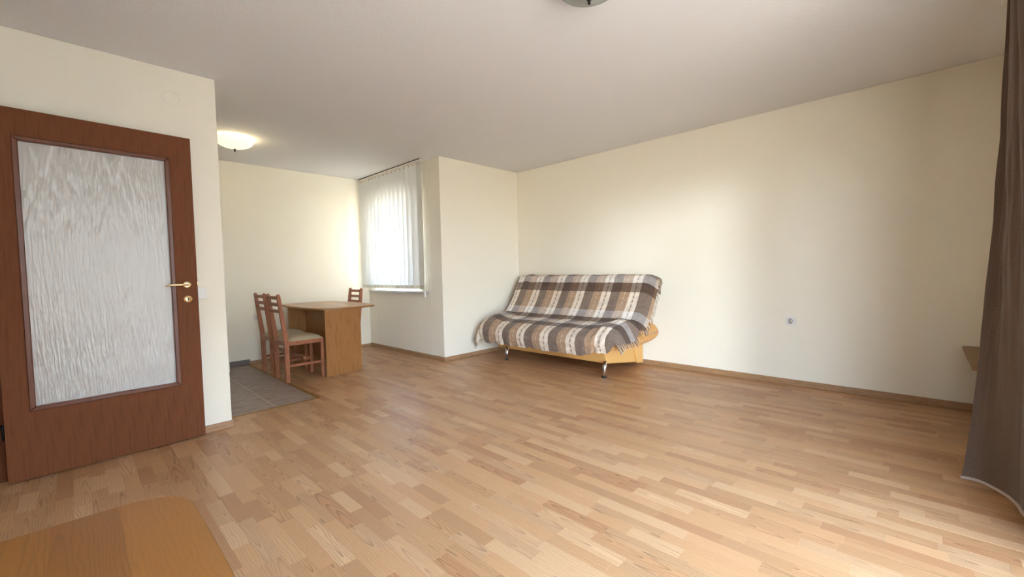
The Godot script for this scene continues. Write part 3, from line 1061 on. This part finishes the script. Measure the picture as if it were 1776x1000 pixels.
# ---------------------------------------------------------------------
# dining table
# ---------------------------------------------------------------------
func top_board(called: String, poly: PackedVector2Array, y0: float, y1: float, m: Material, edge: Material, parent: Node3D, uvs: Vector2, off := Vector2.ZERO):
	# poly in (x, z); the face carries the grain along z
	var s := st_new()
	var n := poly.size()
	var b := 0.003
	var c := Vector2.ZERO
	for p in poly: c += p / n
	var inner := PackedVector2Array()
	for p in poly: inner.append(p + (c - p).normalized() * b * 1.2)
	var uv := func(p: Vector2) -> Vector2: return Vector2((p.x + off.x) * uvs.x, (p.y + off.y) * uvs.y)
	for i in n:
		var j := (i + 1) % n
		var p := inner[i]; var q := inner[j]
		s.set_smooth_group(-1)
		var a := [Vector3(c.x, y1, c.y), Vector3(p.x, y1, p.y), Vector3(q.x, y1, q.y)]
		var w := [uv.call(c), uv.call(p), uv.call(q)]
		if (a[1] - a[0]).cross(a[2] - a[0]).y < 0.0:
			a = [a[0], a[2], a[1]]; w = [w[0], w[2], w[1]]
		for k in [0, 2, 1]:
			s.set_uv(w[k]); s.add_vertex(a[k])
		for k in [0, 1, 2]:
			s.set_uv(w[k]); s.add_vertex(Vector3(a[k].x, y0, a[k].z))
	var o := obj(called, s, m, parent)
	s = st_new(true)
	for i in n:
		var j := (i + 1) % n
		var p := poly[i]; var q := poly[j]
		var pi := inner[i]; var qi := inner[j]
		outward(s, [Vector3(p.x, y0 + b, p.y), Vector3(q.x, y0 + b, q.y), Vector3(q.x, y1 - b, q.y), Vector3(p.x, y1 - b, p.y)], Vector3(c.x, y0, c.y))
		outward(s, [Vector3(p.x, y1 - b, p.y), Vector3(q.x, y1 - b, q.y), Vector3(qi.x, y1, qi.y), Vector3(pi.x, y1, pi.y)], Vector3(c.x, y0 - 0.1, c.y))
		outward(s, [Vector3(p.x, y0 + b, p.y), Vector3(q.x, y0 + b, q.y), Vector3(qi.x, y0, qi.y), Vector3(pi.x, y0, pi.y)], Vector3(c.x, y1 + 0.1, c.y))
	obj("edge_band", s, edge, o)

# rounded rectangle with gently bowed sides, in (x, z)
func bowed_rect(hx: float, hz: float, r: float, bow_x: float, bow_z: float) -> PackedVector2Array:
	var out := PackedVector2Array()
	var cs := [Vector2(hx - r, hz - r), Vector2(-hx + r, hz - r), Vector2(-hx + r, -hz + r), Vector2(hx - r, -hz + r)]
	for k in 4:
		for a in 9:
			var t := PI / 2 * (k + a / 8.0)
			out.append(cs[k] + Vector2(cos(t), sin(t)) * r)
		# bowed side to the next corner
		var e0: Vector2 = cs[k] + Vector2(cos(PI / 2 * (k + 1)), sin(PI / 2 * (k + 1))) * r
		var e1: Vector2 = cs[(k + 1) % 4] + Vector2(cos(PI / 2 * (k + 1)), sin(PI / 2 * (k + 1))) * r
		for a in range(1, 10):
			var t := a / 10.0
			var nrm := Vector2(cos(PI / 2 * (k + 1)), sin(PI / 2 * (k + 1)))
			out.append(e0.lerp(e1, t) + nrm * (bow_z if k % 2 == 0 else bow_x) * 4.0 * t * (1.0 - t))
	return out

func dining_table():
	var at := Vector3(2.262, 0, -5.52)
	var o := thing("dining_table", "honey-brown dining table with panel legs and rounded pale top", "table", at)
	top_board("tabletop", bowed_rect(0.355, 0.66, 0.10, 0.045, 0.07), 0.742, 0.765, M.table_top, M.honey, o, Vector2(1.28, 0.71), Vector2(0.5, 0.8))
	var x0 := 1.935 - at.x; var x1 := 2.352 - at.x
	for z in [-4.785, -5.93]:
		var s := st_new()
		box(s, Vector3(x0, 0, z - 0.024 - at.z), Vector3(x1, 0.742, z - at.z), 0.002)
		obj("panel_leg", s, M.honey, o)
	var s := st_new()
	box(s, Vector3(x0 + 0.20, 0.10, -5.905 - at.z), Vector3(x0 + 0.222, 0.70, -4.81 - at.z), 0.002)
	obj("centre_board", s, M.honey, o)

# ---------------------------------------------------------------------
# chairs
# ---------------------------------------------------------------------
func chair(called: String) -> Node3D:
	# faces +x; the back posts stand at x = 0, the front legs at x = 0.37; width along z
	var o := Node3D.new(); o.name = called
	add_child(o, true)
	var hw := 0.178
	for sgn in [-1, 1]:
		var zc: float = sgn * (hw - 0.015)
		# back leg and post in one piece: upright to the seat, then leaning back
		var s := st_new()
		prism(s, PackedVector2Array([Vector2(-0.018, 0), Vector2(0.022, 0), Vector2(0.026, 0.40), Vector2(0.022, 0.47), Vector2(-0.040, 0.935), Vector2(-0.050, 0.95), Vector2(-0.066, 0.95), Vector2(-0.074, 0.938), Vector2(-0.022, 0.44)]), zc - 0.015, zc + 0.015, 0.003)
		obj("back_post", s, M.cherry, o)
		s = st_new()
		box(s, Vector3(0.352, 0, zc - 0.016), Vector3(0.386, 0.44, zc + 0.016), 0.003)
		obj("leg", s, M.cherry, o)
		s = st_new()
		box(s, Vector3(0.02, 0.395, zc - 0.010), Vector3(0.360, 0.442, zc + 0.012), 0.002)
		obj("seat_rail", s, M.cherry, o)
		s = st_new()
		box(s, Vector3(0.018, 0.165, zc - 0.008), Vector3(0.356, 0.192, zc + 0.008), 0.002)
		obj("stretcher", s, M.cherry, o)
	for x in [0.0, 0.368]:
		var s := st_new()
		box(s, Vector3(x - 0.010, 0.392, -hw + 0.028), Vector3(x + 0.012, 0.44, hw - 0.028), 0.002)
		obj("seat_rail", s, M.cherry, o)
	var s := st_new()
	box(s, Vector3(0.165, 0.225, -hw + 0.012), Vector3(0.190, 0.262, hw - 0.012), 0.002)
	obj("stretcher", s, M.cherry, o)
	for y in [0.768, 0.840, 0.912]:
		s = st_new()
		var lean := Transform3D(Basis(Vector3.BACK, deg_to_rad(7.6)), Vector3(-0.003 - (y - 0.45) * 0.127, y, 0))
		box(s, Vector3(-0.009, -0.018, -hw + 0.026), Vector3(0.009, 0.018, hw - 0.026), 0.003, lean)
		obj("back_slat", s, M.cherry, o)
	# padded seat
	s = st_new(true)
	var n := 14
	var pt := func(i: int, j: int) -> Vector3:
		var a := -1.0 + 2.0 * i / n; var b := -1.0 + 2.0 * j / n
		var hgt := 0.050 * pow(maxf(0.0, 1.0 - pow(absf(a), 4.0)), 0.5) * pow(maxf(0.0, 1.0 - pow(absf(b), 4.0)), 0.5)
		return Vector3(0.195 + 0.192 * a, 0.440 + hgt, 0.176 * b)
	for i in n:
		for j in n:
			quad(s, pt.call(i, j), pt.call(i, j + 1), pt.call(i + 1, j + 1), pt.call(i + 1, j))
	quad(s, pt.call(0, 0), pt.call(n, 0), pt.call(n, n), pt.call(0, n))
	obj("seat", s, M.seat_cloth, o)
	return o

func chairs():
	var a := chair("dining_chair")
	a.position = Vector3(1.548, 0, -5.02)
	tag(a, "reddish wooden chair with beige seat, nearer one at the tile edge", "chair", "slat-back chairs at the dining table")
	var b := a.duplicate()
	b.name = "dining_chair_001"
	add_child(b)
	b.position = Vector3(1.565, 0, -5.55)
	tag(b, "reddish wooden chair partly hidden behind the nearer chair, beside the wall socket", "chair", "slat-back chairs at the dining table")
	var c := a.duplicate()
	c.name = "dining_chair_002"
	add_child(c)
	c.position = Vector3(2.685, 0, -5.69)
	c.rotation.y = PI
	tag(c, "reddish wooden chair across the table under the window, only its back showing", "chair", "slat-back chairs at the dining table")

# ---------------------------------------------------------------------
# curtain
# ---------------------------------------------------------------------
func curtain():
	var o := thing("curtain", "heavy taupe brown curtain gathered at the right beside the window", "curtain", Vector3(3.1, 0, 0.3))
	var bot := [Vector2(3.137, 0.152), Vector2(3.146, 0.19), Vector2(3.132, 0.228), Vector2(3.078, 0.272), Vector2(3.01, 0.306), Vector2(2.93, 0.326), Vector2(2.868, 0.330), Vector2(2.81, 0.345), Vector2(2.76, 0.378), Vector2(2.70, 0.360), Vector2(2.64, 0.385), Vector2(2.58, 0.365)]
	var top := [Vector2(3.425, 0.297), Vector2(3.415, 0.335), Vector2(3.37, 0.340), Vector2(3.33, 0.298), Vector2(3.27, 0.302), Vector2(3.23, 0.345), Vector2(3.17, 0.345), Vector2(3.12, 0.295), Vector2(3.06, 0.310), Vector2(3.01, 0.350), Vector2(2.95, 0.31), Vector2(2.89, 0.34)]
	var b := spline(bot, 8); var t := spline(top, 8)
	var n := b.size()
	var ny := 40
	var y0 := 0.024; var y1 := H - 0.045
	var wob := noise(1.2, 71, 2)
	var f := func(i: int, j: int) -> Vector3:
		var k := float(j) / ny
		var y := lerpf(y0, y1, k)
		var p: Vector2 = b[i].lerp(t[i], pow(k, 0.75))
		# leading edge keeps the outline measured in the photograph
		var e := exp(-i / 10.0)
		p.y += (0.012 * sin(k * PI)) * e
		p += Vector2(0.006, 0.008) * wob.get_noise_2d(i * 0.12, y * 1.5) * sin(k * PI)
		return Vector3(p.x - 3.1, y, p.y - 0.3)
	var s := st_new(true)
	for i in n - 1:
		for j in ny:
			quad(s, f.call(i, j), f.call(i + 1, j), f.call(i + 1, j + 1), f.call(i, j + 1))
	obj("cloth", s, M.curtain, o)
	# turned-up hem along the bottom, its lit edge painted in a paler colour
	s = st_new(true)
	var pts := []
	for i in n: pts.append(f.call(i, 0) + Vector3(-0.003, 0.002, -0.003))
	tube(s, pts, [0.008], 8)
	var hem := obj("hem", s, M.lit_hem, o)
	hem.set_meta("label", "turned-up hem at the bottom, painted paler where it catches the light")
	# rail it hangs from
	s = st_new()
	box(s, Vector3(0.4, H - 0.045, 0.295), Vector3(3.7, H - 0.001, 0.345), 0.004)
	struct(obj("trim_7", s, M.white_plastic), "white curtain rail under the ceiling by the balcony window", "curtain rail")

# ---------------------------------------------------------------------
# coffee table in front of the viewer, low table in the corner behind the curtain
# ---------------------------------------------------------------------
func low_tables():
	var at := Vector3(-0.22, 0, -1.14)
	var o := thing("coffee_table", "orange-brown wooden table with a rounded corner in the left foreground", "table", at)
	top_board("tabletop", bowed_rect(0.432, 0.495, 0.13, 0.004, 0.006), 0.478, 0.50, M.coffee_top, M.coffee_top, o, Vector2(1.28, 0.83), Vector2(0.5, 0.55))
	for x in [-0.27, 0.25]:
		var s := st_new()
		box(s, Vector3(x, 0, -0.32), Vector3(x + 0.022, 0.478, 0.32), 0.002)
		obj("panel_leg", s, M.honey, o)
	var s := st_new()
	box(s, Vector3(-0.248, 0.14, -0.011), Vector3(0.25, 0.40, 0.011), 0.002)
	obj("stretcher_board", s, M.honey, o)

	at = Vector3(4.22, 0, 0.375)
	o = thing("low_table", "low brown table in the corner, mostly hidden behind the curtain", "table", at)
	s = st_new()
	box(s, Vector3(-0.44, 0.471, -0.155), Vector3(0.455, 0.493, 0.165), 0.002)
	obj("tabletop", s, M.dark_shelf, o)
	for x in [-0.36, 0.20]:
		s = st_new()
		box(s, Vector3(x, 0, -0.06), Vector3(x + 0.022, 0.471, 0.14), 0.002)
		obj("panel_leg", s, M.dark_shelf, o)

# ---------------------------------------------------------------------
# ceiling lamps
# ---------------------------------------------------------------------
func bowl_lamp(called: String, label: String, at: Vector3, bowl: Material, lit: bool):
	var o := thing(called, label, "lamp", at, 0.0, "bowl-shaped ceiling lamps")
	var s := st_new(true)
	lathe(s, [Vector2(0, -0.012), Vector2(0.11, -0.012), Vector2(0.12, -0.006), Vector2(0.12, -0.0005), Vector2(0, -0.0005)], 40)
	obj("ceiling_plate", s, M.white_plastic, o)
	# glass bowl with wall thickness
	s = st_new(true)
	var outer := []
	var inner := []
	for k in 13:
		var a := PI / 2 * k / 12.0
		outer.append(Vector2(0.178 * sin(a), -0.112 + 0.092 * (1.0 - cos(a)) ))
		inner.append(Vector2(0.172 * sin(a), -0.106 + 0.090 * (1.0 - cos(a)) ))
	outer.append(Vector2(0.186, -0.014)); outer.append(Vector2(0.184, -0.010))
	inner.reverse()
	lathe(s, outer + inner, 56)
	obj("glass_bowl", s, bowl, o)
	s = st_new(true)
	lathe(s, [Vector2(0, -0.150), Vector2(0.006, -0.147), Vector2(0.008, -0.141), Vector2(0.005, -0.136), Vector2(0.006, -0.132), Vector2(0.012, -0.126), Vector2(0.014, -0.119), Vector2(0, -0.118)], 20)
	obj("finial", s, M.dark_metal, o)
	s = st_new(true)
	tube(s, [Vector3(0, -0.12, 0), Vector3(0, -0.01, 0)], [0.004], 8)
	obj("stem", s, M.brass, o)
	if lit:
		var l := OmniLight3D.new(); l.name = "bulb_light"
		l.light_color = Color(1.0, 0.93, 0.74)
		l.light_energy = 0.004
		l.omni_range = 12.0
		l.omni_attenuation = 2.0
		l.light_size = 0.05
		l.shadow_enabled = true
		l.position = Vector3(0, -0.07, 0)
		o.add_child(l)

func ceiling_lamps():
	bowl_lamp("ceiling_lamp", "glowing glass bowl lamp on the ceiling above the dining corner", Vector3(1.25, H, -5.21), M.lit_bowl, true)
	bowl_lamp("ceiling_lamp_001", "unlit frosted glass bowl lamp at the top edge, on the near ceiling", Vector3(1.848, H, -1.21), M.frosted_bowl, false)

# ---------------------------------------------------------------------
# sockets, switch, cover plate, fridge
# ---------------------------------------------------------------------
func socket(called: String, label: String, t: Transform3D, w: float):
	# face looks along +z of t
	var o := thing(called, label, "socket", t.origin, 0.0, "white wall sockets")
	o.basis = t.basis
	var s := st_new()
	for q in [[-w / 2, -0.041, w / 2, -0.0235], [-w / 2, 0.0235, w / 2, 0.041], [-w / 2, -0.0235, -w / 2 + 0.0175, 0.0235], [-w / 2 + 0.0645, -0.0235, w / 2, 0.0235]]:
		box(s, Vector3(q[0], q[1], 0), Vector3(q[2], q[3], 0.010), 0.0008)
	obj("frame", s, M.white_plastic, o)
	var up := Basis(Vector3.RIGHT, PI / 2)
	var cx := -w / 2 + 0.041
	s = st_new(true)
	lathe(s, [Vector2(0.027, 0.008), Vector2(0.027, 0.013), Vector2(0.0225, 0.013), Vector2(0.0215, 0.0005), Vector2(0, 0.0005)], 32, Transform3D(up, Vector3(cx, 0, 0)))
	var ins := obj("insert", s, M.white_plastic, o)
	for dx in [-0.0095, 0.0095]:
		s = st_new(true)
		lathe(s, [Vector2(0.0035, 0.0), Vector2(0.0035, 0.0016), Vector2(0, 0.0016)], 12, Transform3D(up, Vector3(cx + dx, 0, 0.0)))
		obj("hole", s, M.black, ins)
	for dy in [-0.0195, 0.0195]:
		s = st_new()
		box(s, Vector3(cx - 0.005, dy - 0.004, 0.001), Vector3(cx + 0.005, dy + 0.004, 0.011), 0.001)
		obj("earth_clip", s, M.dark_metal, ins)

func small_things():
	socket("wall_socket", "white socket low on the long sofa wall, right of the sofa", Transform3D(Basis(Vector3.UP, -PI / 2), Vector3(XS, 0.608, -0.892)), 0.086)
	socket("wall_socket_001", "white socket on the back wall behind the dining chairs", Transform3D(Basis(), Vector3(1.675, 0.606, ZD)), 0.082)
	# light switch half behind the door edge
	var o := thing("light_switch", "white light switch just right of the open door's edge", "switch", Vector3(0.640, 1.03, ZL))
	var s := st_new()
	box(s, Vector3(-0.041, -0.041, 0), Vector3(0.041, 0.041, 0.009), 0.003)
	obj("frame", s, M.white_plastic, o)
	s = st_new()
	prism(s, PackedVector2Array([Vector2(-0.027, 0.008), Vector2(0.027, 0.008), Vector2(0.027, 0.0155), Vector2(0, 0.0125), Vector2(-0.027, 0.0115)]), -0.027, 0.027, 0.001, Transform3D(Basis(Vector3(0, -1, 0), Vector3(0, 0, 1), Vector3(-1, 0, 0)), Vector3.ZERO))
	obj("rocker", s, M.white_plastic, o)
	# painted-over junction box cover
	s = st_new(true)
	lathe(s, [Vector2(0.046, 0), Vector2(0.046, 0.003), Vector2(0.043, 0.0045), Vector2(0, 0.0045)], 40, Transform3D(Basis(Vector3.RIGHT, PI / 2), Vector3.ZERO))
	var c := obj("junction_box_cover", s, M.wall)
	c.position = Vector3(0.539, 2.397, ZL)
	tag(c, "round painted-over cover plate high on the wall above the door", "cover plate")
	# fridge round the corner
	o = thing("refrigerator", "tall white fridge edge just showing past the end of the door wall", "fridge", Vector3(0.92, 0, -5.98))
	s = st_new()
	box(s, Vector3(-0.29, 0.04, -0.29), Vector3(0.288, 1.612, 0.235), 0.006)
	obj("body", s, M.white_plastic, o)
	s = st_new()
	box(s, Vector3(-0.29, 0.05, 0.240), Vector3(0.29, 1.08, 0.285), 0.01)
	obj("door", s, M.white_plastic, o)
	s = st_new()
	box(s, Vector3(-0.29, 1.09, 0.240), Vector3(0.29, 1.612, 0.285), 0.01)
	obj("freezer_door", s, M.white_plastic, o)
	for x in [-0.25, 0.25]:
		s = st_new(true)
		lathe(s, [Vector2(0, 0), Vector2(0.018, 0), Vector2(0.018, 0.042), Vector2(0, 0.042)], 12, Transform3D(Basis(), Vector3(x, 0, 0.18)))
		obj("foot", s, M.black, o)
		s = st_new(true)
		lathe(s, [Vector2(0, 0), Vector2(0.018, 0), Vector2(0.018, 0.042), Vector2(0, 0.042)], 12, Transform3D(Basis(), Vector3(x, 0, -0.24)))
		obj("foot", s, M.black, o)
